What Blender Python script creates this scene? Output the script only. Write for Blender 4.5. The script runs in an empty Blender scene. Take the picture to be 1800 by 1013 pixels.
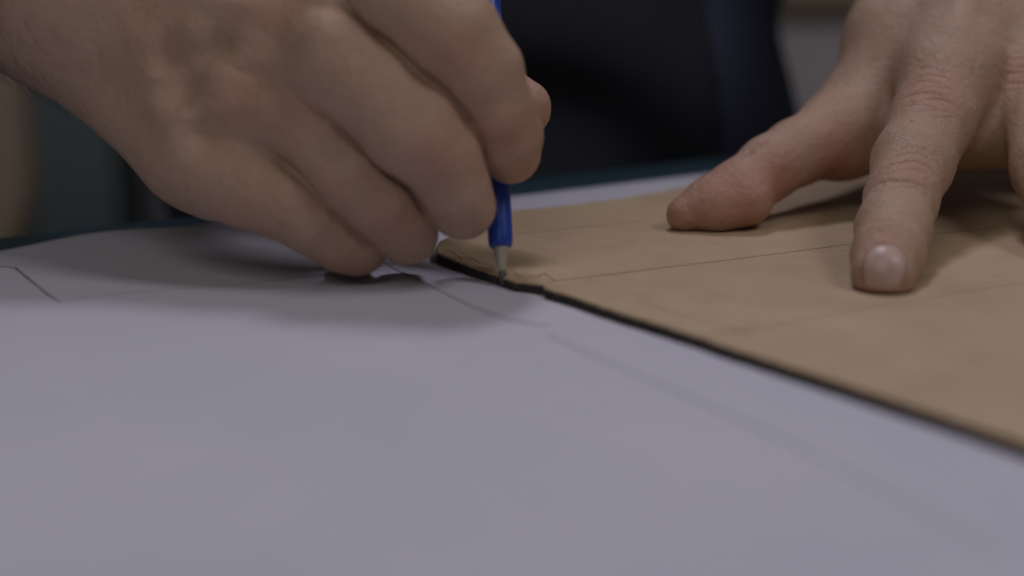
import bpy, bmesh, math, random
import numpy as np
from mathutils import Vector, Matrix

random.seed(7); rng = np.random.RandomState(7)
S = bpy.context.scene
C = S.collection

# ------------------------------------------------------------------ camera, light, exposure
CAM_H, PITCH, FPX = 0.111, math.radians(14), 3000.0
cam_d = bpy.data.cameras.new('camera'); cam = bpy.data.objects.new('camera', cam_d); C.objects.link(cam)
cam.location = (0, 0, CAM_H); cam.rotation_euler = (math.radians(90) - PITCH, 0, 0)
cam_d.sensor_width = 36; cam_d.lens = 60; cam_d.clip_start = 0.01; cam_d.clip_end = 50
cam_d.dof.use_dof = True; cam_d.dof.focus_distance = 0.490; cam_d.dof.aperture_fstop = 4.5
cam_d.dof.aperture_blades = 0
S.camera = cam

W = bpy.data.worlds.new('World'); S.world = W; W.use_nodes = True
W.node_tree.nodes['Background'].inputs[0].default_value = (0.93, 1.0, 0.85, 1)
W.node_tree.nodes['Background'].inputs[1].default_value = 0.045

def area(name, loc, target, size, power, col, sy=None):
    l = bpy.data.lights.new(name, 'AREA'); l.energy = power; l.color = col
    l.shape = 'RECTANGLE'; l.size = size; l.size_y = sy or size
    o = bpy.data.objects.new(name, l); C.objects.link(o); o.location = loc
    o.rotation_euler = (Vector(target) - Vector(loc)).to_track_quat('-Z', 'Y').to_euler()
    return o
area('ceiling_lamp_left', (0.03, 0.88, 1.05), (0, 0.45, 0), 0.20, 3.9, (0.88, 0.85, 1.0), 0.26)
area('ceiling_lamp_right', (0.85, 0.05, 1.25), (0.02, 0.45, 0), 0.35, 4.2, (0.95, 0.90, 0.96), 0.45)
area('front_fill_light', (-0.45, -0.70, 1.20), (-.02, 0.45, 0), .8, 3.9, (0.98, 0.94, 0.90), .8)  # soft fill added to brighten camera-facing skin, standing in for ceiling bounce

S.view_settings.view_transform = 'Standard'; S.view_settings.look = 'None'
S.view_settings.exposure = 0.0; S.view_settings.gamma = 1.0
S.view_settings.use_curve_mapping = False
S.render.engine = 'CYCLES'

# ------------------------------------------------------------------ helpers
def at(u, v, Y):
    """point at distance Y in front of the lens, on the sight line through a measured spot of the photo"""
    a = (u - 900) / FPX; b = (506.5 - v) / FPX
    dy = math.cos(PITCH) + b * math.sin(PITCH); dz = -math.sin(PITCH) + b * math.cos(PITCH)
    t = Y / dy
    return np.array([a * t, Y, CAM_H + dz * t])
def ground(u, v, z=0.0):
    a = (u - 900) / FPX; b = (506.5 - v) / FPX
    dy = math.cos(PITCH) + b * math.sin(PITCH); dz = -math.sin(PITCH) + b * math.cos(PITCH)
    t = (z - CAM_H) / dz
    return np.array([a * t, dy * t, z])

def empty(name, loc, label, cat, group=None):
    o = bpy.data.objects.new(name, None); C.objects.link(o); o.location = loc
    o.empty_display_size = 0.02
    o['label'] = label; o['category'] = cat
    if group: o['group'] = group
    return o
def link(name, me, mats, parent=None, smooth=True):
    o = bpy.data.objects.new(name, me); C.objects.link(o)
    for m in (mats if isinstance(mats, (list, tuple)) else [mats]): me.materials.append(m)
    if smooth: me.polygons.foreach_set('use_smooth', [True] * len(me.polygons))
    if parent:
        o.parent = parent; o.location = -Vector(parent.location) if o.location.length == 0 else o.location
    return o
def pyd(name, verts, faces):
    me = bpy.data.meshes.new(name); me.from_pydata([tuple(map(float, v)) for v in verts], [], [tuple(map(int, f)) for f in faces]); me.update()
    return me

def mat(name, base, rough=0.6, **kw):
    m = bpy.data.materials.new(name); m.use_nodes = True
    b = m.node_tree.nodes['Principled BSDF']
    b.inputs['Base Color'].default_value = (*base, 1); b.inputs['Roughness'].default_value = rough
    for k, v in kw.items(): b.inputs[k.replace('_', ' ')].default_value = v
    return m
class NT:
    def __init__(s, m): s.t = m.node_tree; s.b = s.t.nodes['Principled BSDF']
    def n(s, typ, **kw):
        x = s.t.nodes.new(typ)
        for k, v in kw.items():
            if k[0] == '_': setattr(x, k[1:], v)
            else: x.inputs[k.replace('_', ' ')].default_value = v
        return x
    def l(s, a, b): s.t.links.new(a, b)
    def coord(s): return s.n('ShaderNodeTexCoord').outputs['Object']
    def noise(s, co, scale, detail=4, rough=.55):
        x = s.n('ShaderNodeTexNoise', Scale=scale, Detail=detail, Roughness=rough); s.l(co, x.inputs['Vector']); return x.outputs['Fac']
    def ramp(s, f, stops):
        r = s.n('ShaderNodeValToRGB'); s.l(f, r.inputs['Fac']); e = r.color_ramp.elements
        while len(e) < len(stops): e.new(.5)
        for q, (p, c) in zip(e, stops): q.position = p; q.color = (*c, 1) if len(c) == 3 else c
        return r.outputs['Color']
    def mix(s, f, a, b, typ='MIX'):
        x = s.n('ShaderNodeMix', _data_type='RGBA', _blend_type=typ)
        for i, q in ((0, f), (6, a), (7, b)):
            if isinstance(q, (int, float)): x.inputs[i].default_value = q
            elif isinstance(q, tuple): x.inputs[i].default_value = (*q, 1)
            else: s.l(q, x.inputs[i])
        return x.outputs[2]
    def math(s, op, a, b=0.0, clamp=False):
        x = s.n('ShaderNodeMath', _operation=op, _use_clamp=clamp)
        for i, q in ((0, a), (1, b)):
            if isinstance(q, (int, float)): x.inputs[i].default_value = q
            else: s.l(q, x.inputs[i])
        return x.outputs[0]
    def bump(s, h, dist, strength=1.0, prev=None):
        x = s.n('ShaderNodeBump', Strength=strength, Distance=dist); s.l(h, x.inputs['Height'])
        if prev: s.l(prev, x.inputs['Normal'])
        return x.outputs['Normal']

# ------------------------------------------------------------------ materials
def mk_paper():
    m = mat('pattern_paper', (.60, .575, .64), .85); t = NT(m); co = t.coord()
    c = t.ramp(t.noise(co, 9, 5), [(.3, (.515, .508, .60)), (.5, (.545, .53, .617)), (.72, (.58, .56, .635))])
    t.l(c, t.b.inputs['Base Color'])
    n = t.bump(t.noise(co, 900, 3), .00012, .5); n = t.bump(t.noise(co, 28, 3), .005, .35, n)
    wv = t.n('ShaderNodeTexWave', Scale=520.0, Distortion=1.2, Detail=1.0); t.l(co, wv.inputs['Vector']); n = t.bump(wv.outputs['Fac'], .00012, .35, n)
    t.l(n, t.b.inputs['Normal']); return m
def mk_board():
    m = mat('tan_board', (.33, .215, .12), .7); t = NT(m); co = t.coord()
    base = t.ramp(t.noise(co, 14, 6, .6), [(.25, (.425, .305, .192)), (.5, (.48, .35, .222)), (.75, (.545, .41, .265))])
    mp = t.n('ShaderNodeMapping'); mp.inputs['Rotation'].default_value = (0, 0, math.radians(-32)); mp.inputs['Scale'].default_value = (60, 900, 60)
    t.l(co, mp.inputs['Vector'])
    fib = t.noise(mp.outputs['Vector'], 1.0, 3)
    base = t.mix(t.math('MULTIPLY', t.math('GREATER_THAN', fib, .70), .35), base, (.22, .14, .085))
    mot = t.noise(co, 75, 6, .65)
    base = t.mix(t.math('MULTIPLY', t.math('SUBTRACT', mot, .46, True), 1.3), base, (.33, .23, .14))
    sp = t.noise(co, 1600, 2)
    base = t.mix(t.math('MULTIPLY', t.math('GREATER_THAN', sp, .66), .25), base, (.20, .13, .08))
    t.l(base, t.b.inputs['Base Color'])
    n = t.bump(t.noise(co, 1200, 3), .0001, .6); n = t.bump(t.noise(co, 60, 4), .0008, .3, n)
    t.l(n, t.b.inputs['Normal']); t.b.inputs['Roughness'].default_value = .62; return m
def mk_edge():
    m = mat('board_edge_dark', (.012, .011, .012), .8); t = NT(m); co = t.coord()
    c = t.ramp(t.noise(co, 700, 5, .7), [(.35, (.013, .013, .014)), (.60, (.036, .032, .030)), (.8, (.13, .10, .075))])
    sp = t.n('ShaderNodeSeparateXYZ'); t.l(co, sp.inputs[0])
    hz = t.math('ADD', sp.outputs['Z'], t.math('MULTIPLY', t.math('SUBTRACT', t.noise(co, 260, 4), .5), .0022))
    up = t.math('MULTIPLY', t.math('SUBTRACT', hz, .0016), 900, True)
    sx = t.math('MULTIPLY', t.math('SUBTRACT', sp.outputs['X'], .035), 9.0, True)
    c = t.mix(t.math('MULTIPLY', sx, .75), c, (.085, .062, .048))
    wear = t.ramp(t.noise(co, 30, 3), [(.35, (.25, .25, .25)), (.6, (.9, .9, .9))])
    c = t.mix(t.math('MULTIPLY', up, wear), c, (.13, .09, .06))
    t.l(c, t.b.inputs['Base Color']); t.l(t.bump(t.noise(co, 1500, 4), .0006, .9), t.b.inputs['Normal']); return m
def mk_skin():
    m = mat('skin', (.4, .25, .18), .52); t = NT(m); co = t.coord(); b = t.b
    base = t.ramp(t.noise(co, 45, 6, .6), [(.28, (.425, .277, .198)), (.72, (.50, .338, .25))])
    mot = t.noise(co, 260, 4, .6)
    base = t.mix(t.math('MULTIPLY', t.math('SUBTRACT', mot, .45, True), 1.1), base, (.40, .22, .155))
    ar = t.n('ShaderNodeAttribute', _attribute_name='red').outputs['Fac']
    rn = t.math('MULTIPLY', ar, t.math('ADD', t.math('MULTIPLY', t.noise(co, 180, 4), .9), .35), True)
    base = t.mix(rn, base, (.46, .19, .14))
    an = t.n('ShaderNodeAttribute', _attribute_name='nail').outputs['Fac']
    nailc = t.ramp(t.noise(co, 300, 2), [(.3, (.47, .325, .28)), (.7, (.54, .385, .34))])
    base = t.mix(an, base, nailc)
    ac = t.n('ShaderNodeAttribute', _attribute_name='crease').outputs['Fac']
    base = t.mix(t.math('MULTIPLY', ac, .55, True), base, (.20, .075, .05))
    t.l(base, b.inputs['Base Color'])
    b.inputs['Subsurface Weight'].default_value = .16
    b.inputs['Subsurface Radius'].default_value = (1.0, .35, .2); b.inputs['Subsurface Scale'].default_value = .004
    ro = t.math('ADD', t.math('MULTIPLY', mot, .18), .42)
    ro = t.math('SUBTRACT', ro, t.math('MULTIPLY', an, .12)); t.l(ro, b.inputs['Roughness'])
    b.inputs['Specular IOR Level'].default_value = .42
    v = t.n('ShaderNodeTexVoronoi', Scale=1100.0, _feature='DISTANCE_TO_EDGE')
    wv = t.n('ShaderNodeMapping'); wv.inputs['Scale'].default_value = (1, .6, 1); t.l(co, wv.inputs['Vector']); t.l(wv.outputs[0], v.inputs['Vector'])
    h = t.math('MINIMUM', v.outputs['Distance'], .12)
    inv = t.math('SUBTRACT', 1.0, an)
    h = t.math('MULTIPLY', h, inv)
    n = t.bump(h, .0014, .6); n = t.bump(t.math('MULTIPLY', t.noise(co, 420, 5), inv), .0016, .45, n)
    t.l(n, b.inputs['Normal']); return m
def mk_cloth(name, c0, c1, scale=700):
    m = mat(name, c0, .85); t = NT(m); co = t.coord()
    t.l(t.ramp(t.noise(co, 20, 5), [(.3, c0), (.7, c1)]), t.b.inputs['Base Color'])
    w = t.n('ShaderNodeTexWave', Scale=scale); t.l(co, w.inputs['Vector'])
    t.l(t.bump(w.outputs['Fac'], .0003, .3), t.b.inputs['Normal']); return m
def mk_plain(name, c0, c1, rough=.5, scale=15, bs=300, bd=.0003):
    m = mat(name, c0, rough); t = NT(m); co = t.coord()
    t.l(t.ramp(t.noise(co, scale, 5), [(.3, c0), (.7, c1)]), t.b.inputs['Base Color'])
    t.l(t.bump(t.noise(co, bs, 3), bd, .4), t.b.inputs['Normal']); return m

M = dict(hair=mk_plain('dark_hair', (.02, .012, .008), (.035, .02, .014), .5),
         paper=mk_paper(), board=mk_board(), edge=mk_edge(), skin=mk_skin(),
         graphite=mk_plain('graphite_line', (.24, .23, .25), (.33, .32, .345), .6, 400),
         faint=mk_plain('faint_graphite_line', (.40, .385, .44), (.46, .445, .51), .7, 400),
         smear=mk_plain('smudged_graphite', (.515, .50, .585), (.54, .525, .61), .8, 300),
         scribe=mk_plain('scribed_line', (.13, .085, .055), (.22, .14, .09), .7, 400),
         scribe_faint=mk_plain('faint_scribed_line', (.35, .25, .155), (.41, .295, .185), .7, 400),
         shirt=mk_cloth('navy_cloth', (.045, .050, .10), (.065, .072, .135)),
         apron=mk_cloth('black_cloth', (.010, .013, .019), (.018, .022, .034)),
         teal=mk_plain('teal_tabletop', (.045, .11, .155), (.055, .13, .18), .45),
         wood=mk_plain('dark_wood', (.05, .035, .025), (.07, .05, .03)),
         blue=mk_plain('blue_plastic', (.012, .055, .33), (.016, .065, .37), .32, 60, 600, .00005),
         cone=mk_plain('beige_tip', (.33, .30, .235), (.40, .365, .285), .4, 200),
         lead=mk_plain('graphite_lead', (.055, .055, .065), (.085, .085, .095), .4, 500),
         wall=mk_plain('wall_paint', (.42, .50, .57), (.48, .56, .63), .8, 3),
         floor=mk_plain('floor_grey', (.05, .05, .05), (.08, .08, .08), .7, 3),
         olive=mk_cloth('olive_fabric', (.46, .36, .25), (.52, .41, .29), 200),
         black=mk_plain('black_metal', (.006, .006, .007), (.010, .010, .011), .5),
         grey=mk_plain('grey_paint', (.13, .135, .15), (.16, .165, .18), .6),
         mauve=mk_plain('pale_grey_paint', (.60, .53, .55), (.68, .61, .62), .7),
         )

# ------------------------------------------------------------------ implicit surfaces
def _v(p): return np.asarray(p, dtype=np.float64)
class Seg:
    def __init__(s, a, b, ra, rb, flat=None):
        s.a, s.b, s.ra, s.rb = _v(a), _v(b), ra, rb
        s.flat = None if flat is None else (_v(flat[0]) / np.linalg.norm(flat[0]), flat[1])
    def __call__(s, p):
        ba = s.b - s.a; pa = p - s.a
        h = np.clip(pa @ ba / max(ba @ ba, 1e-12), 0, 1)
        q = pa - h[:, None] * ba
        r = s.ra + (s.rb - s.ra) * h
        if s.flat:
            n, k = s.flat
            c = q @ n; q = q + np.outer(c * (k - 1), n)
            return (np.sqrt((q * q).sum(1)) - r) / max(1, math.sqrt(k))
        return np.sqrt((q * q).sum(1)) - r
def smin(a, b, k):
    h = np.maximum(k - np.abs(a - b), 0) / k
    return np.minimum(a, b) - h * h * h * k / 6
def usum(prims, p, k):
    d = prims[0](p)
    for q in prims[1:]: d = smin(d, q(p), k)
    return d

EDG = [((0,0,0),(1,0,0)),((0,1,0),(1,1,0)),((0,0,1),(1,0,1)),((0,1,1),(1,1,1)),
       ((0,0,0),(0,1,0)),((1,0,0),(1,1,0)),((0,0,1),(0,1,1)),((1,0,1),(1,1,1)),
       ((0,0,0),(0,0,1)),((1,0,0),(1,0,1)),((0,1,0),(0,1,1)),((1,1,0),(1,1,1))]
def surface(f, lo, hi, h, project=2, R=4):
    lo = _v(lo); hi = _v(hi)
    nb = np.ceil((hi - lo) / (h * R)).astype(int)
    n = nb * R
    cc = [lo[i] + (np.arange(nb[i]) + .5) * h * R for i in range(3)]
    g = np.stack(np.meshgrid(*cc, indexing='ij'), -1).reshape(-1, 3)
    def ev(p):
        out = np.empty(len(p))
        for i in range(0, len(p), 200000): out[i:i + 200000] = f(p[i:i + 200000])
        return out
    cv = ev(g).reshape(nb)
    F = cv.repeat(R, 0).repeat(R, 1).repeat(R, 2).astype(np.float32)
    act = np.abs(cv) < h * R * 1.35
    m = act.repeat(R, 0).repeat(R, 1).repeat(R, 2)
    idx = np.argwhere(m)
    F[m] = ev(lo + (idx + .5) * h)
    ins = F < 0
    cnt = sum(ins[a:n[0] - 1 + a, b:n[1] - 1 + b, c:n[2] - 1 + c].astype(np.int8) for a in (0, 1) for b in (0, 1) for c in (0, 1))
    cells = np.argwhere((cnt > 0) & (cnt < 8))
    acc = np.zeros((len(cells), 3)); num = np.zeros(len(cells))
    for e0, e1 in EDG:
        c0 = cells + e0; c1 = cells + e1
        v0 = F[c0[:, 0], c0[:, 1], c0[:, 2]].astype(float); v1 = F[c1[:, 0], c1[:, 1], c1[:, 2]].astype(float)
        x = (v0 < 0) != (v1 < 0)
        t = np.where(x, v0 / np.where(x, v0 - v1, 1), 0)
        acc += x[:, None] * (np.array(e0) + t[:, None] * (np.array(e1) - np.array(e0))); num += x
    V = lo + (cells + acc / num[:, None] + .5) * h
    I = -np.ones(tuple(n - 1), dtype=np.int64); I[cells[:, 0], cells[:, 1], cells[:, 2]] = np.arange(len(cells))
    faces = []
    for ax in range(3):
        b1, b2 = (ax + 1) % 3, (ax + 2) % 3
        s0 = [slice(0, n[i]) for i in range(3)]; s1 = list(s0); s0[ax] = slice(0, n[ax] - 1); s1[ax] = slice(1, n[ax])
        A = ins[tuple(s0)]; B = ins[tuple(s1)]
        e = np.argwhere(A != B)
        e = e[(e[:, b1] > 0) & (e[:, b2] > 0) & (e[:, b1] < n[b1] - 1) & (e[:, b2] < n[b2] - 1)]
        fl = A[e[:, 0], e[:, 1], e[:, 2]]
        def gi(d1, d2):
            q = e.copy(); q[:, b1] -= d1; q[:, b2] -= d2; return I[q[:, 0], q[:, 1], q[:, 2]]
        q = np.stack([gi(1, 1), gi(0, 1), gi(0, 0), gi(1, 0)], 1)
        q[~fl] = q[~fl][:, ::-1]
        faces.append(q[(q >= 0).all(1)])
    Fc = np.concatenate(faces)
    for _ in range(project):
        d = ev(V); N = grad(ev, V, h * .5)
        V = V - np.clip(d, -h, h)[:, None] * N * .9
    return V, Fc, grad(ev, V, h * .8)
def grad(ev, V, e):
    G = np.stack([ev(V + np.eye(3)[i] * e) - ev(V - np.eye(3)[i] * e) for i in range(3)], 1)
    return G / np.maximum(np.linalg.norm(G, axis=1), 1e-9)[:, None]

# cheap smooth 3-D value noise for displacement
_tab = rng.rand(32, 32, 32) * 2 - 1
def vnoise(p, s):
    q = p * s; i = np.floor(q).astype(int); fr = q - i; fr = fr * fr * (3 - 2 * fr)
    out = 0
    for a in (0, 1):
        for b in (0, 1):
            for c in (0, 1):
                w = (fr[:, 0] if a else 1 - fr[:, 0]) * (fr[:, 1] if b else 1 - fr[:, 1]) * (fr[:, 2] if c else 1 - fr[:, 2])
                out = out + w * _tab[(i[:, 0] + a) % 32, (i[:, 1] + b) % 32, (i[:, 2] + c) % 32]
    return out

class Marks:
    """creases, nails and redness laid on a skin surface"""
    def __init__(s): s.cr = []; s.nails = []; s.red = []; s.dots = []; s.lumps = []
    def crease(s, c, along, across, length, depth=.0004, width=.0007, bow=0.0): s.cr.append((_v(c), _v(along), _v(across), length, depth, width, bow))
    def nail(s, c, along, across, la, lb, normal): s.nails.append((_v(c), _v(along), _v(across), la, lb, _v(normal)))
    def apply(s, V, N):
        D = np.zeros(len(V)); cr = np.zeros(len(V)); red = np.zeros(len(V)); nail = np.zeros(len(V))
        for c, r, a in s.red: red = np.maximum(red, a * np.exp(-((V - c) ** 2).sum(1) / r ** 2))
        for c, r, a in s.lumps: D = D + a * np.exp(-((V - c) ** 2).sum(1) / r ** 2)
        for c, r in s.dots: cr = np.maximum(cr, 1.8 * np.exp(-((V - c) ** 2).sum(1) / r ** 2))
        wob = vnoise(V, 500) * .0003 + vnoise(V, 150) * .0006
        for c, al, ac, L, dep, w, bow in s.cr:
            q = V - c; near = (q * q).sum(1) < (L * 1.6) ** 2
            x = q @ ac; y = q @ al + wob - bow * (x / L) ** 2 * L
            g = np.exp(-(y / w) ** 2) * np.clip(1.15 - (x / L) ** 2, 0, 1) * near
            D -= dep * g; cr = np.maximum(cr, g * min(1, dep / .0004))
        for c, al, ac, la, lb, n in s.nails:
            q = V - c; x = q @ ac / lb; y = q @ al / la; z = q @ n
            rr = (np.abs(x) ** 2.6 + np.abs(y) ** 2.6) ** (1 / 2.6)
            ok = (N @ n > .15) & (np.abs(z) < .012)
            mk = np.clip((1.0 - rr) / .10, 0, 1) * ok
            rim = np.exp(-((rr - 1.04) / .09) ** 2) * ok * (y < .75)
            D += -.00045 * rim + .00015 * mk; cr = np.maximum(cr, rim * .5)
            nail = np.maximum(nail, mk); red *= (1 - mk)
        return D, cr, red, nail

def trace(f, u, v, Y0=.39):
    Y = Y0
    for _ in range(60):
        d = f(at(u, v, Y)[None])[0]
        if d < 2e-5: break
        Y += d * .8
    return at(u, v, Y)
def unit(v): v = _v(v); return v / np.linalg.norm(v)

def finger(js, wide=None):
    """js: list of (point, radius); returns list of Segs with slight joint swelling"""
    out = []
    for (a, ra), (b, rb) in zip(js[:-1], js[1:]):
        out.append(Seg(a, b, ra * (wide or 1), rb * (wide or 1), ((0, -1, .25), 1.02 if wide else 1.0) if wide else None))
    return out

# ================================================================== SETTING
def dirv(deg): return np.array([math.cos(math.radians(deg)), math.sin(math.radians(deg)), 0])
EA = 31.7                                   # direction of the table's far edge
ed = dirv(EA); en = dirv(EA + 90)           # along / away from camera
e0 = np.array([-.001, .577, 0.0])           # a point on the paper's far edge

def rbox(name, lo, hi, m, parent=None, bev=.004, frame=None):
    bm = bmesh.new(); bmesh.ops.create_cube(bm, size=1)
    lo = _v(lo); hi = _v(hi)
    for v in bm.verts: v.co = Vector([(lo[i] + hi[i]) / 2 + v.co[i] * (hi[i] - lo[i]) for i in range(3)])
    bmesh.ops.bevel(bm, geom=list(bm.edges), offset=bev, segments=3, affect='EDGES')
    if frame is not None:
        for v in bm.verts: v.co = Vector(frame[0] + v.co.x * frame[1] + v.co.y * frame[2] + v.co.z * np.array([0, 0, 1]))
    me = bpy.data.meshes.new(name); bm.to_mesh(me); bm.free()
    return link(name, me, m, parent)

fl = rbox('floor', (-5, -2, -.95), (5, 5, -.90), M['floor'], bev=.002); fl['kind'] = 'structure'
wl = rbox('wall', (-5, 2.8, -.90), (5, 2.9, 2.2), M['wall'], bev=.002); wl['kind'] = 'structure'

FR = (e0, ed, en)
table = empty('work_table', tuple(e0 + np.array([0, 0, -.9])), 'worktable with a dark teal blue top showing as a strip beyond the white paper', 'table')
rbox('tabletop', (-.75, -1.1, -.0282), (.85, .030, -.0012), M['teal'], table, .0015, FR)
for x in (-.70, .80):
    for y in (-1.05, -.06): rbox('leg', (x - .03, y - .03, -.90), (x + .03, y + .03, -.0284), M['wood'], table, .004, FR)

# -------- paper: one big sheet, gently buckled, pencil lines in its mesh
def bumpg(x, y, c, a, b, rot, h):
    dx, dy = x - c[0], y - c[1]; cs, sn = math.cos(rot), math.sin(rot)
    X = (dx * cs + dy * sn) / a; Y = (-dx * sn + dy * cs) / b
    return h * np.exp(-X * X - Y * Y)
def paper_z(x, y):
    z = .0004 * np.sin(x * 23 + y * 9) + .0005 * np.sin(y * 17 - x * 6 + 1.3)
    z = z + bumpg(x, y, (-.125, .505), .028, .030, .55, .0035)
    z = z + bumpg(x, y, (-.075, .530), .030, .014, .55, .0030)
    z = z + bumpg(x, y, (-.25, .44), .09, .05, .3, .002)
    # lies flat under the board
    f = 1 / (1 + np.exp(-((x + .03) * .82 + (y - .49) * .57) / .006))
    return np.maximum(z * (1 - f) - .0004 * f, -.0006)
def sheet(na, nb, lo, hi):
    A = np.linspace(lo[0], hi[0], na); B = np.linspace(lo[1], hi[1], nb)
    gx, gy = np.meshgrid(A, B, indexing='ij')
    P = e0[None, :] + gx.reshape(-1, 1) * ed + gy.reshape(-1, 1) * en
    P[:, 2] = paper_z(P[:, 0], P[:, 1])
    F = [(i * nb + j, (i + 1) * nb + j, (i + 1) * nb + j + 1, i * nb + j + 1) for i in range(na - 1) for j in range(nb - 1)]
    return P, F
P, F = sheet(300, 240, (-.62, -.86), (.62, 0))
P = list(P); fm = [0] * len(F)
def ribbon(pts, w, zf, mi, dz=.00018, step=.003):
    global P, F, fm
    pts = [ _v(p)[:2] for p in pts ]
    # Catmull-Rom resample
    out = []
    for i in range(len(pts) - 1):
        p0 = pts[max(i - 1, 0)]; p1 = pts[i]; p2 = pts[i + 1]; p3 = pts[min(i + 2, len(pts) - 1)]
        n = max(2, int(np.linalg.norm(p2 - p1) / step))
        for t in np.linspace(0, 1, n, endpoint=False):
            out.append(.5 * ((2 * p1) + (-p0 + p2) * t + (2 * p0 - 5 * p1 + 4 * p2 - p3) * t * t + (-p0 + 3 * p1 - 3 * p2 + p3) * t ** 3))
    out.append(pts[-1]); out = np.array(out)
    T = np.gradient(out, axis=0); T /= np.linalg.norm(T, axis=1)[:, None]; Nn = np.stack([-T[:, 1], T[:, 0]], 1)
    ww = w * (.75 + .5 * rng.rand(len(out)))
    base = len(P)
    for o, n_, q in zip(out, Nn, ww):
        for sgn in (-1, 1):
            xy = o + n_ * sgn * q / 2; P.append(np.array([xy[0], xy[1], zf(np.array([xy[0]]), np.array([xy[1]]))[0] + dz]))
    for i in range(len(out) - 1):
        b = base + 2 * i; F.append((b, b + 2, b + 3, b + 1)); fm.append(mi)
g2 = lambda u, v: ground(u, v)[:2]
ribbon([g2(-60, 470), g2(0, 474), g2(28, 477)], .0005, paper_z, 1)
ribbon([g2(28, 477), g2(60, 502), g2(85, 522), g2(105, 535)], .0007, paper_z, 1)
ribbon([g2(105, 535), g2(200, 522), g2(330, 511), g2(480, 496), g2(620, 478), g2(700, 460)], .0006, paper_z, 2)
ribbon([g2(670, 455), g2(700, 475), g2(760, 505), g2(830, 540), g2(900, 565), g2(965, 575)], .0010, paper_z, 2)
ribbon([g2(965, 592), g2(1100, 650), g2(1300, 735), g2(1500, 830), g2(1750, 960)], .0014, paper_z, 3)
me = pyd('paper_sheet', P, F)
paper = link('paper_sheet', me, [M['paper'], M['graphite'], M['faint'], M['smear']])
me.polygons.foreach_set('material_index', fm)
paper['label'] = 'large white sheet of pattern paper with faint pencil outlines covering the table'; paper['category'] = 'paper'
sl = paper.modifiers.new('thick', 'SOLIDIFY'); sl.thickness = .00025; sl.offset = -1

# -------- tan board with a dark cut edge
T = .0027
def gb(u, v): return ground(u, v, T)[:2]
front = [(768, 445), (800, 458), (840, 473), (880, 486), (905, 495), (930, 498), (955, 501), (958, 507), (1000, 519), (1060, 540), (1120, 559),
         (1180, 577), (1240, 596), (1262, 605), (1360, 636), (1500, 681), (1650, 729), (1800, 779), (2050, 862), (2300, 945)]
pts = [gb(*q) for q in front]
# densify with small cut irregularity
rag = [pts[0]]
for a, b in zip(pts[:-1], pts[1:]):
    n = max(1, int(np.linalg.norm(b - a) / .0012))
    nn = np.array([-(b - a)[1], (b - a)[0]]); nn /= np.linalg.norm(nn)
    for i in range(1, n + 1): rag.append(a + (b - a) * i / n + nn * rng.randn() * .00014)
back = [gb(1700, 268), gb(1500, 283), gb(1300, 312), gb(1240, 322), gb(1100, 347), gb(1000, 360), gb(893, 371), gb(835, 392), gb(790, 415), gb(772, 424), gb(767, 434)]
far = [np.array([.42, .22]), np.array([.55, .45]), np.array([.52, .72]), np.array([.30, .735])]
outl = rag + far + back
bm = bmesh.new()
tv = [bm.verts.new((p[0], p[1], T)) for p in outl]; bv = [bm.verts.new((p[0], p[1], .0001)) for p in outl]
ft = bm.faces.new(tv); fb = bm.faces.new(bv[::-1]); n = len(outl)
for i in range(n):
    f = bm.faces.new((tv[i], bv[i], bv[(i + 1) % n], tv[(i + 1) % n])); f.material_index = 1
bmesh.ops.recalc_face_normals(bm, faces=bm.faces)
bmesh.ops.bevel(bm, geom=[e for e in bm.edges if ft in e.link_faces], offset=.00035, segments=2, affect='EDGES')
me = bpy.data.meshes.new('template_board'); bm.to_mesh(me); bm.free()
Pq, Fq, fmq = P, F, fm
P, F, fm = [tuple(v.co) for v in me.vertices], [tuple(p.vertices) for p in me.polygons], [p.material_index for p in me.polygons]
P = [np.array(p) for p in P]
bz = lambda x, y: np.full(len(x), T)
ribbon([gb(960, 496), gb(1150, 473), gb(1330, 451), gb(1500, 429), gb(1750, 400)], .00035, bz, 2, .00006, .01)
ribbon([gb(880, 415), gb(1000, 402), gb(1130, 388)], .00030, bz, 3, .00006, .01)
ribbon([gb(1230, 592), gb(1400, 565), gb(1560, 535), gb(1800, 497)], .0005, bz, 3, .00006, .01)
ribbon([gb(1120, 530), gb(1240, 565), gb(1330, 590)], .0004, bz, 3, .00006, .01)
for q in range(14):
    u = 775 + q * 14 + rng.rand() * 8; v = 436 + q * 4 + rng.rand() * 10
    ribbon([gb(u, v), gb(u + 6 + rng.rand() * 12, v + 3 + rng.randn() * 3), gb(u + 16 + rng.rand() * 18, v + 8 + rng.randn() * 3)], .00022, bz, 2 if q % 3 == 0 else 3, .00006, .002)
me2 = pyd('template_board', P, F)
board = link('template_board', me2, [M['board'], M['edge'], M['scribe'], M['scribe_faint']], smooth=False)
me2.polygons.foreach_set('material_index', fm)
board['label'] = 'tan brown flat template board with a rough black cut edge lying on the white paper'; board['category'] = 'template'

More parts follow.
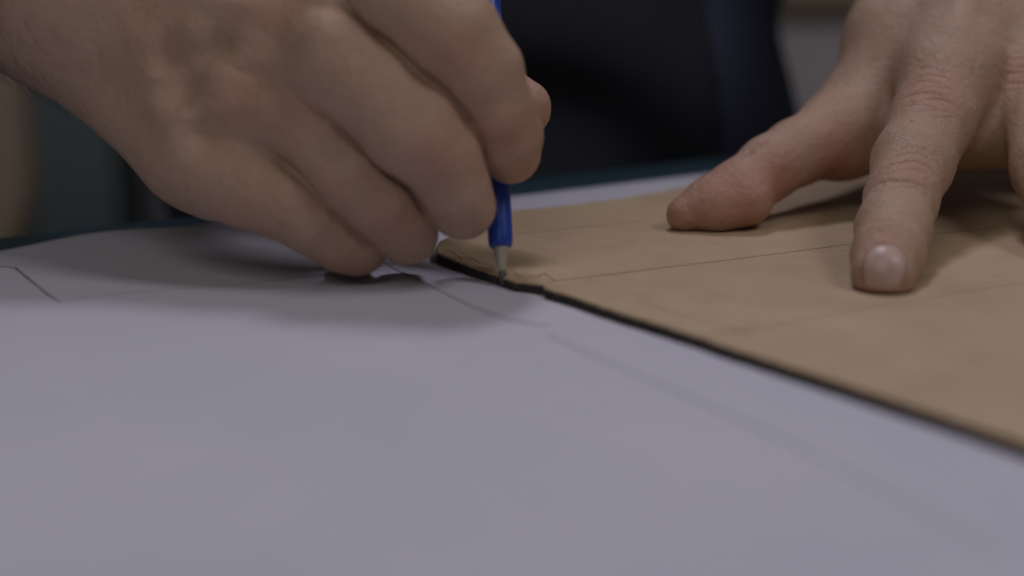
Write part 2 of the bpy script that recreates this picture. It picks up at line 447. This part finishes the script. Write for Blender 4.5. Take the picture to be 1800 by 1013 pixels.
# -------- blue pencil
tip = ground(884, 504, .0002); top = at(858, 0, .485)
ax = unit(top - tip)
pencil = empty('pencil', tuple(tip), 'blue pencil held in the fist, its point on the black board edge', 'pencil')
def lathe(name, prof, m, parent, seg=40):
    z = _v((0, 0, 1)); a = unit(np.cross(ax, (0, 1, 0))); b = np.cross(ax, a)
    V = []; Fs = []
    for r, h in prof:
        for i in range(seg):
            t = 2 * math.pi * i / seg; V.append(tip + ax * h + (a * math.cos(t) + b * math.sin(t)) * r)
    for j in range(len(prof) - 1):
        for i in range(seg): Fs.append((j * seg + i, j * seg + (i + 1) % seg, (j + 1) * seg + (i + 1) % seg, (j + 1) * seg + i))
    me = pyd(name, V, Fs); o = link(name, me, m, parent)
    return o
lathe('barrel', [(.0001, .0108), (.0024, .0108), (.0030, .0112), (.0033, .0122), (.0034, .014), (.0034, .020), (.00335, .024), (.0036, .030), (.0036, .128), (.0034, .130), (.0001, .1302)], M['blue'], pencil)
lathe('tip_cone', [(.0001, .0041), (.0010, .0042), (.00112, .0050), (.0023, .0106), (.0023, .0118), (.0001, .0119)], M['cone'], pencil)
lathe('lead', [(.0001, 0), (.00045, .0004), (.0009, .0030), (.00095, .0046), (.0001, .0048)], M['lead'], pencil)

# ================================================================== PERSON
marks = Marks()
def rr_(px, Y): return px / FPX * Y
# ---- hand holding the pencil (left in the photo)
def hand_a():
    fi = [
        # index
        [(at(590, -70, .468), .0150), (at(700, -15, .449), .0124), (at(792, 66, .4425), .0122), (at(840, 125, .4430), .0109), (at(868, 186, .4450), .0094), (at(889, 240, .4485), .0087), (at(897, 272, .4545), .0077)],
        # middle
        [(at(455, 55, .462), .0150), (at(590, 110, .446), .0122), (at(667, 170, .4400), .0114), (at(725, 225, .4370), .0116), (at(772, 272, .4380), .0098), (at(797, 325, .4410), .0085), (at(812, 362, .4450), .0077), (at(810, 372, .457), .0066)],
        # ring
        [(at(390, 180, .462), .0145), (at(500, 195, .4500), .0108), (at(572, 258, .4450), .0093), (at(622, 311, .4425), .0093), (at(672, 356, .4432), .0091), (at(702, 393, .4455), .0079), (at(716, 412, .4475), .0069), (at(706, 420, .460), .0060)],
        # little
        [(at(335, 268, .462), .0130), (at(400, 300, .4520), .0119), (at(455, 330, .4480), .0107), (at(505, 352, .4458), .0096), (at(552, 388, .4460), .0086), (at(600, 420, .4478), .0077), (at(629, 431, .4495), .0070), (at(615, 440, .463), .0060)],
    ]
    thumb = [(at(330, 60, .520), .018), (at(560, 70, .515), .0150), (at(745, 110, .500), .0115), (at(860, 160, .487), .0092), (at(918, 190, .480), .0083)]
    F4 = [finger(f, wide=1.05) for f in fi]; TH = finger(thumb)
    wr = at(120, -45, .490)
    palm = [Seg(wr, fi[0][0][0], .022, .0145), Seg(wr, fi[1][0][0], .0225, .0150), Seg(at(120, -20, .49), fi[2][0][0], .0225, .0145), Seg(at(150, 40, .490), fi[3][0][0], .0200, .0140),
            Seg(at(330, 60, .500), at(470, 120, .49), .020, .018),
            Seg(at(330, 40, .51), at(600, 20, .50), .018, .014)]
    arm = [Seg(wr, at(-40, -62, .53), .0290, .0285), Seg(at(-40, -62, .53), at(-600, -230, .66), .0285, .038)]
    # tendons, veins and bones on the back of the hand
    ten = []
    for f, s in zip(fi, (.9, 1, 1, .9)):
        a = wr + (f[0][0] - wr) * .38; b = f[0][0]
        off = np.array([0, -.0118, .006])
        ten.append(Seg(a + off * 1.05, b + off * 1.08, .0028, .0042))
    vein = [Seg(at(235, 95, .4625), at(300, 80, .4585), .0026, .0028), Seg(at(300, 80, .4585), at(345, 110, .456), .0028, .0026), Seg(at(270, 125, .459), at(330, 215, .4535), .0024, .0022),
            Seg(at(345, 110, .456), at(405, 128, .4525), .0026, .0034), Seg(at(150, 60, .466), at(235, 95, .4625), .002, .0024)]
    kn = [Seg(at(598, -40, .4565), at(600, -38, .4565), .0075, .0075), Seg(at(462, 62, .452), at(466, 64, .452), .0078, .0078),
          Seg(at(396, 182, .4525), at(398, 184, .4525), .0072, .0072), Seg(at(330, 275, .4525), at(332, 277, .4525), .0068, .0068)]
    web = [Seg(at(600, -30, .4560), at(535, 140, .4555), .0120, .0118), Seg(at(535, 140, .4555), at(462, 245, .4560), .0118, .0112), Seg(at(462, 245, .4560), at(392, 320, .4590), .0112, .0100)]
    def f(p):
        d = smin(usum(palm, p, .016), usum(web, p, .01), .014)
        d = smin(d, usum(arm, p, .02), .022)
        fs = usum(F4[0], p, .005)
        for q in F4[1:]: fs = smin(fs, usum(q, p, .005), .0010)
        d = smin(d, fs, .0075)
        d = smin(d, usum(TH, p, .006), .006)
        for q in ten: d = smin(d, q(p), .006)
        for q in kn: d = smin(d, q(p), .007)
        return d
    grooves = []
    def snap(u, v):
        best = None
        for o_ in range(-16, 17, 2):
            p_ = trace(f, u - .66 * o_, v + .75 * o_)
            if p_[1] < .475 and (best is None or p_[1] > best[1]): best = p_
        return best
    for ln in ([(575, 178), (611, 222), (640, 252), (667, 278), (695, 298), (722, 317), (750, 361)], [(494, 272), (512, 282), (533, 294), (578, 344), (602, 370), (628, 400), (650, 420)],
               [(610, -20), (640, 20), (667, 53), (695, 85), (722, 117), (750, 143), (778, 167), (800, 195), (817, 222), (830, 255), (841, 285)]):
        q = [snap(*w_) for w_ in ln]
        for i_, (a_, b_) in enumerate(zip(q[:-1], q[1:])):
            if a_ is not None and b_ is not None and abs(a_[1] - b_[1]) < .005: grooves.append(Seg(a_, b_, .0004 if i_ == 0 else .0008, .0008))
    f_base = f
    def f(p):
        d = f_base(p)
        for g_ in grooves: d = -smin(-d, g_(p), .0022)
        return d
    for (u_, v_, r_, a_) in ((303, 96, .0045, -.0020), (387, 84, .0042, -.0018), (345, 118, .0050, -.0010), (322, 152, .0050, -.0010), (278, 134, .0045, .0015), (392, 124, .0050, .0018),
                             (289, 190, .0042, .0010), (330, 208, .0042, .0012), (362, 236, .0052, -.0015), (340, 62, .0065, .0014), (245, 70, .0060, .0010), (472, 60, .0095, -.0022), (560, 48, .0095, .0018),
                             (200, 150, .0070, -.0008), (560, 210, .006, .0006), (770, 262, .0065, .0008), (700, 200, .007, -.0006), (640, 300, .006, .0006), (560, 300, .005, .0005), (880, 225, .0055, .0006)):
        marks.lumps.append((trace(f, u_, v_), r_, a_ * 1.6))
    for (u_, v_, r_, a_) in ((430, 165, .008, .40), (505, 205, .007, .40), (480, 5, .009, .50), (772, 272, .008, .55), (805, 95, .009, .40), (885, 238, .009, .50), (690, 392, .008, .35), (925, 300, .006, .5),
                             (590, 350, .007, .25), (440, 395, .007, .35), (620, 470, .006, .4), (270, 60, .010, .15)):
        marks.red.append((trace(f, u_, v_), r_, a_))
    marks.red.append((fi[0][5][0], .012, .5)); marks.red.append((thumb[-1][0], .012, .6))
    lo = at(-330, 560, .45); 
    return f, (-.27, .410, -.003), (.026, .62, .165)

# ---- hand pressing on the board (right in the photo)
def hand_b():
    idx = [(at(1668, 128, .533), .0150), (at(1638, 215, .510), .0122), (at(1604, 290, .489), .0116), (at(1584, 350, .472), .0100), (at(1569, 403, .4585), .0099), (at(1560, 448, .4450), .0093), (at(1553, 483, .4350), .0086)]
    mid = [(at(1835, 120, .545), .0150), (at(1842, 215, .520), .0125), (at(1846, 295, .498), .0112), (at(1880, 385, .476), .0098), (at(1905, 455, .458), .0084)]
    rin = [(at(1985, 110, .560), .0145), (at(2060, 210, .535), .0115), (at(2110, 300, .512), .0105), (at(2160, 400, .49), .0090), (at(2190, 450, .475), .0080)]
    lit = [(at(2110, 110, .580), .0130), (at(2230, 210, .555), .0100), (at(2300, 290, .535), .0090), (at(2360, 370, .515), .0075)]
    th = [(at(1590, 110, .580), .0170), (at(1468, 240, .543), .0132), (at(1402, 268, .530), .0100), (at(1350, 296, .522), .0094), (at(1298, 338, .5145), .0095), (at(1250, 357, .5105), .0076), (at(1203, 376, .508), .0054)]
    wr = at(1760, -140, .610)
    FI = [finger(q) for q in (idx, mid, rin, lit)]; TH = finger(th)
    palm = [Seg(wr, idx[0][0], .022, .0145), Seg(wr + np.array([.008, 0, 0]), mid[0][0], .022, .0150), Seg(wr + np.array([.015, .0, 0]), rin[0][0], .022, .0145),
            Seg(wr + np.array([.022, .005, 0]), lit[0][0], .021, .0130), Seg(wr, th[0][0], .022, .018),
            Seg(at(1560, 120, .56), at(1500, 225, .540), .012, .0095)]
    web = [Seg(at(1500, 262, .540), at(1640, 205, .540), .0085, .0105), Seg(at(1560, 160, .565), at(1640, 215, .545), .014, .0125),
           Seg(at(1690, 235, .530), at(1830, 228, .535), .0116, .0118), Seg(at(1690, 170, .537), at(1830, 165, .540), .0130, .0130), Seg(at(1690, 80, .553), at(1830, 70, .556), .0145, .0145),
           Seg(at(1590, 30, .575), at(1640, 130, .548), .0150, .0135), Seg(at(1560, 70, .570), at(1590, 150, .552), .0145, .0130)]
    arm = [Seg(wr, at(1790, -330, .68), .0290, .032), Seg(at(1790, -330, .68), at(1800, -620, .80), .032, .040)]
    ten = [Seg(wr + (q[0][0] - wr) * .35 + np.array([0, -.010, .013]), q[0][0] + np.array([0, -.005, .0118]), .0026, .0034) for q in (idx, mid, rin)]
    ten.append(Seg(at(1640, -60, .60), at(1500, 190, .550), .004, .004))
    vein = [Seg(at(1560, 0, .575), at(1600, 90, .553), .0018, .0018), Seg(at(1750, 60, .55), at(1720, 130, .536), .0016, .0016)]
    extra = [Seg(at(1314, 354, .5085), at(1262, 373, .507), .0070, .0056)]
    kn = [Seg(at(1660, 128, .524), at(1664, 130, .524), .0085, .0085)]
    def f(p):
        d = usum(palm, p, .014)
        d = smin(d, usum(arm, p, .02), .022)
        d = smin(d, usum(web, p, .012), .010)
        fs = usum(FI[0], p, .005)
        for q in FI[1:]: fs = smin(fs, usum(q, p, .005), .0025)
        d = smin(d, fs, .008)
        t = smin(usum(TH, p, .005), usum(extra, p, .003), .0060)
        d = smin(d, t, .009)
        for q in ten: d = smin(d, q(p), .007)
        for q in vein: d = smin(d, q(p), .0035)
        d = smin(d, kn[0](p), .008)
        return d
    def on(u, v, Y=None): return trace(f, u, v)
    def wr_(u, v, L, dep, bow=0, w=.0005, tilt=0):
        dv, du = 4, 5
        al = unit(on(u, v + dv) - on(u, v - dv)); c = unit(on(u + du, v + tilt) - on(u - du, v - tilt)); al = unit(al - c * (al @ c))
        marks.crease(on(u, v), al, c, L, dep, w, bow)
    for q in ((1594, 282, .0085, .00055, .10), (1600, 268, .0065, .00025, .2), (1604, 258, .006, .0002, .2), (1596, 297, .0055, .00022, .0), (1578, 316, .0085, .00045, -.12), (1590, 328, .0050, .0002, -.1),
              (1552, 384, .0070, .00030, .1), (1560, 395, .0060, .00022, .0), (1548, 404, .005, .00018, 0), (1570, 372, .005, .00015, .1)): wr_(*q)
    for q in ((1632, 118, .0060, .00022, .3), (1640, 130, .0075, .00035, .25), (1630, 141, .0075, .00040, .2), (1644, 152, .0060, .00025, .2), (1626, 163, .0080, .00040, .1), (1640, 174, .0075, .00040, .1),
              (1618, 184, .0060, .00030, .05), (1642, 193, .0070, .00030, 0), (1660, 205, .0050, .0002, 0)): wr_(*q)
    for q in ((1776, 130, .0050, .00028, .1), (1788, 118, .006, .00025, .2), (1782, 146, .006, .00025, 0), (1768, 160, .005, .0002, 0), (1790, 104, .005, .0002, .2)): wr_(*q)
    for q in ((1330, 262, .0050, .0003, 0), (1318, 268, .0045, .00025, 0), (1342, 256, .0045, .0002, 0)): wr_(*q, tilt=-6)
    marks.dots.append((on(1603, 213), .0006)); marks.dots.append((on(1757, 318), .0005))
    nd = unit(idx[6][0] - idx[4][0]); nac = unit(np.cross(nd, (0, 0, 1))); nup = unit(np.cross(nac, nd))
    nn_ = unit(nup * .76 + nd * .65 - nac * .10); na_ = unit(nd - nn_ * (nd @ nn_))
    marks.nail(idx[6][0] + nn_ * .0086, na_, unit(np.cross(na_, nn_)), .0064, .0056, nn_)
    marks.red.append((on(1640, 155), .011, .50)); marks.red.append((on(1600, 290), .009, .35)); marks.red.append((on(1550, 420), .008, .35))
    marks.red.append((idx[6][0] + nd * .008, .007, .9)); marks.red.append((on(1290, 345), .014, .75)); marks.red.append((on(1782, 128), .008, .45))
    marks.red.append((on(1268, 305), .009, .55)); marks.red.append((on(1370, 325), .012, .9)); marks.red.append((on(1470, 290), .013, .9)); marks.red.append((on(1720, 305), .012, .9))
    marks.red.append((on(1205, 378), .013, .5))
    return f, (.035, .415, .0026), (.42, .78, .175)

bodyV, bodyF, A_red, A_nail, A_cr = [], [], [], [], []
nv = 0
def add_skin(V, Fc, N, detailed=True):
    global nv
    if detailed:
        D, cr, red, nail = marks.apply(V, N)
        D = D + (vnoise(V, 90) * .00035 + vnoise(V + 3, 230) * .00012) * (1 - nail)
        V = V + N * D[:, None]
    else: cr = red = nail = np.zeros(len(V))
    bodyV.append(V); bodyF.append(Fc + nv); nv += len(V)
    A_red.append(red); A_nail.append(nail); A_cr.append(cr)

RES = .0008
for hb in (hand_a, hand_b):
    f, lo, hi = hb()
    if hb is hand_b:
        f2 = f
        f = lambda p: np.maximum(f2(p), T + .00005 - p[:, 2])       # pads press flat on the board
    else:
        f3 = f
        f = lambda p: np.maximum(f3(p), .0012 - p[:, 2])
    sv = surface(f, lo, hi, RES)
    if hb is hand_a: handN = sv[2]
    add_skin(*sv)

# short dark hairs on the forearm and the hand's edge, at the left
hv, hf = [], []
cand = np.argwhere((bodyV[0][:, 0] < at(110, 100, .48)[0]) & (bodyV[0][:, 0] > at(-200, 100, .52)[0]) & (bodyV[0][:, 1] < .52)).ravel()
for i in rng.choice(cand, min(650, len(cand)), replace=False):
    p0 = bodyV[0][i]; nn = handN[i]
    tg = np.array([.55, -.1, -.55]) + rng.randn(3) * .22; tg = unit(tg - nn * (tg @ nn)); L = .004 + rng.rand() * .005
    sd = unit(np.cross(tg, nn)) * .00004
    p1 = p0 + tg * L * .5 + nn * L * .22; p2 = p0 + tg * L + nn * L * .25; p0 = p0 - nn * .0002
    up_ = nn * .00005; b0 = len(hv)
    for c, w_ in ((p0, 1), (p1, .8), (p2, .2)): hv += [c - sd * w_, c + sd * w_, c + up_ * w_]
    for k in (0, 3):
        for a_, c_ in ((0, 1), (1, 2), (2, 0)): hf.append((b0 + k + a_, b0 + k + c_, b0 + k + 3 + c_, b0 + k + 3 + a_))

# arms, shoulders and trunk (under the clothes)
FA = EA
bc = np.array([-.012, .80, 0]); bx, by = dirv(FA), dirv(FA - 90)      # sideways, forward
elA = at(-600, -230, .66); elB = at(1800, -620, .80)
def P3(s, f_, z): return bc + bx * s + by * f_ + np.array([0, 0, z])
shA = P3(-.17, .02, .50); shB = P3(.17, .0, .50)
elA2 = np.array([-.46, .70, .16]); elB2 = np.array([.40, .93, .26])
trunk = [Seg(P3(-.045, 0, -.3), P3(-.04, 0, .1), .105, .095), Seg(P3(.045, 0, -.3), P3(.04, 0, .1), .105, .095),
         Seg(P3(-.04, 0, .1), P3(-.08, .0, .42), .095, .10), Seg(P3(.04, 0, .1), P3(.08, 0, .42), .095, .10),
         Seg(P3(-.12, 0, .50), P3(.12, 0, .50), .06, .06), Seg(P3(0, 0, .5), P3(0, .02, .62), .06, .055)]
armsA = [Seg(shA, elA2, .052, .042), Seg(elA2, at(-330, -150, .60), .043, .034)]
armsB = [Seg(shB, elB2, .052, .042), Seg(elB2, at(1795, -420, .715), .043, .034)]
def fbody(p): return smin(usum(trunk, p, .05), smin(usum(armsA, p, .02), usum(armsB, p, .02), .02), .03)
add_skin(*surface(fbody, (-.58, .50, -.42), (.55, 1.15, .72), .011), detailed=False)

Vb = np.concatenate(bodyV); Fb = np.concatenate(bodyF)
def npmesh(name, V, Fc, org=(0, 0, 0)):
    me = bpy.data.meshes.new(name)
    V = V - _v(org)
    me.vertices.add(len(V)); me.vertices.foreach_set('co', V.astype(np.float32).ravel())
    me.loops.add(len(Fc) * 4); me.loops.foreach_set('vertex_index', Fc.astype(np.int32).ravel())
    me.polygons.add(len(Fc)); me.polygons.foreach_set('loop_start', np.arange(0, len(Fc) * 4, 4, dtype=np.int32))
    me.polygons.foreach_set('loop_total', np.full(len(Fc), 4, dtype=np.int32))
    me.update(calc_edges=True); me.validate(); return me
me = npmesh('person', Vb, Fb)
for nm, arr in (('red', A_red), ('nail', A_nail), ('crease', A_cr)):
    a = me.attributes.new(nm, 'FLOAT', 'POINT'); a.data.foreach_set('value', np.concatenate(arr).astype(np.float32))
person = link('person', me, M['skin'])
person['label'] = 'person in dark navy clothes drawing with one hand and pressing the board with the other'
person['category'] = 'person'

link('arm_hair', pyd('arm_hair', hv, hf), M['hair'], person)
# clothes
def folds(p): return .009 * np.sin(p[:, 2] * 45 + 3 * vnoise(p, 7) + p[:, 0] * 25) * (.6 + .4 * vnoise(p + 7, 5)) + .002 * vnoise(p, 14)
def fshirt(p):
    d = smin(usum(trunk[:-1], p, .05), smin(usum([Seg(shA, elA2, .052, .045), Seg(elA2, np.array([-.36, .665, .145]), .045, .040)], p, .02),
             usum([Seg(shB, elB2, .052, .045), Seg(elB2, elB2 + (at(1795, -420, .715) - elB2) * .55, .045, .040)], p, .02), .02), .03)
    return d - .012 - folds(p)
V, Fc, N = surface(fshirt, (-.60, .50, -.44), (.57, 1.17, .60), .008, project=1)
shirt = link('shirt', npmesh('shirt', V, Fc), M['shirt'], person)
# apron: a bib that wraps the front of the trunk
def fapron(p): return usum(trunk[:-2], p, .05) - .019 - folds(p)
V, Fc, N = surface(fapron, (-.30, .50, -.40), (.30, 1.1, .42), .006, project=2, R=4)
q = V[Fc].mean(1); sq = (q - bc) @ bx; fw = (q - bc) @ by
Fc = Fc[(fw > 0) & (sq < .040) & (sq > -.16) & (q[:, 2] < .38) & (q[:, 2] > -.36)]
use = np.unique(Fc); remap = np.zeros(len(V), int); remap[use] = np.arange(len(use))
ap = link('apron', npmesh('apron', V[use], remap[Fc]), M['apron'], person)
sm = ap.modifiers.new('thick', 'SOLIDIFY'); sm.thickness = .002; sm.offset = -1

# ================================================================== BLURRED BACKGROUND
ch = empty('chair', (-.60, 1.55, -.9), 'olive brown chair back far behind the table, blurred, at the left', 'chair')
def sq_sdf(c, hx, hy, hz, r):
    c = _v(c)
    R_ = .13
    def f(p):
        q = np.abs(p - c); m = np.maximum(np.stack([q[:, 0] - hx, q[:, 2] - hz], 1) + R_, 0)
        d2 = np.linalg.norm(m, axis=1) - R_; return -smin(-d2, -(q[:, 1] - hy), .02)
    return f
fq = sq_sdf((-.64, 1.55, -.13), .20, .035, .17, .034)
V, Fc, N = surface(fq, (-.92, 1.45, -.35), (-.3, 1.65, .15), .012)
link('backrest', npmesh('backrest', V, Fc, (0, 0, 0)), M['olive'], ch)
rbox('seat', (-.80, 1.15, -.46), (-.40, 1.52, -.40), M['olive'], ch, .02)
for x in (-.78, -.42):
    for y in (1.18, 1.55): rbox('leg', (x - .015, y - .015, -.90), (x + .015, y + .015, -.461 if y < 1.3 else -.27), M['black'], ch, .003)
cb = empty('cabinet', (.62, 2.3, -.9), 'pale greyish cabinet blurred between the person and the bare forearm', 'cabinet')
rbox('body', (.30, 2.1, -.88), (.95, 2.5, -.07), M['mauve'], cb, .01)
rbox('worktop', (.28, 2.08, -.069), (.97, 2.5, -.03), M['olive'], cb, .005)
rk = empty('rack', (-.36, 1.6, -.9), 'dark upright rack with a grey panel blurred behind the table edge', 'rack')
rbox('post', (-.366, 1.55, -.9), (-.348, 1.60, .04), M['black'], rk, .004)
rbox('panel', (-.340, 1.56, -.5), (-.22, 1.59, -.13), M['grey'], rk, .004)
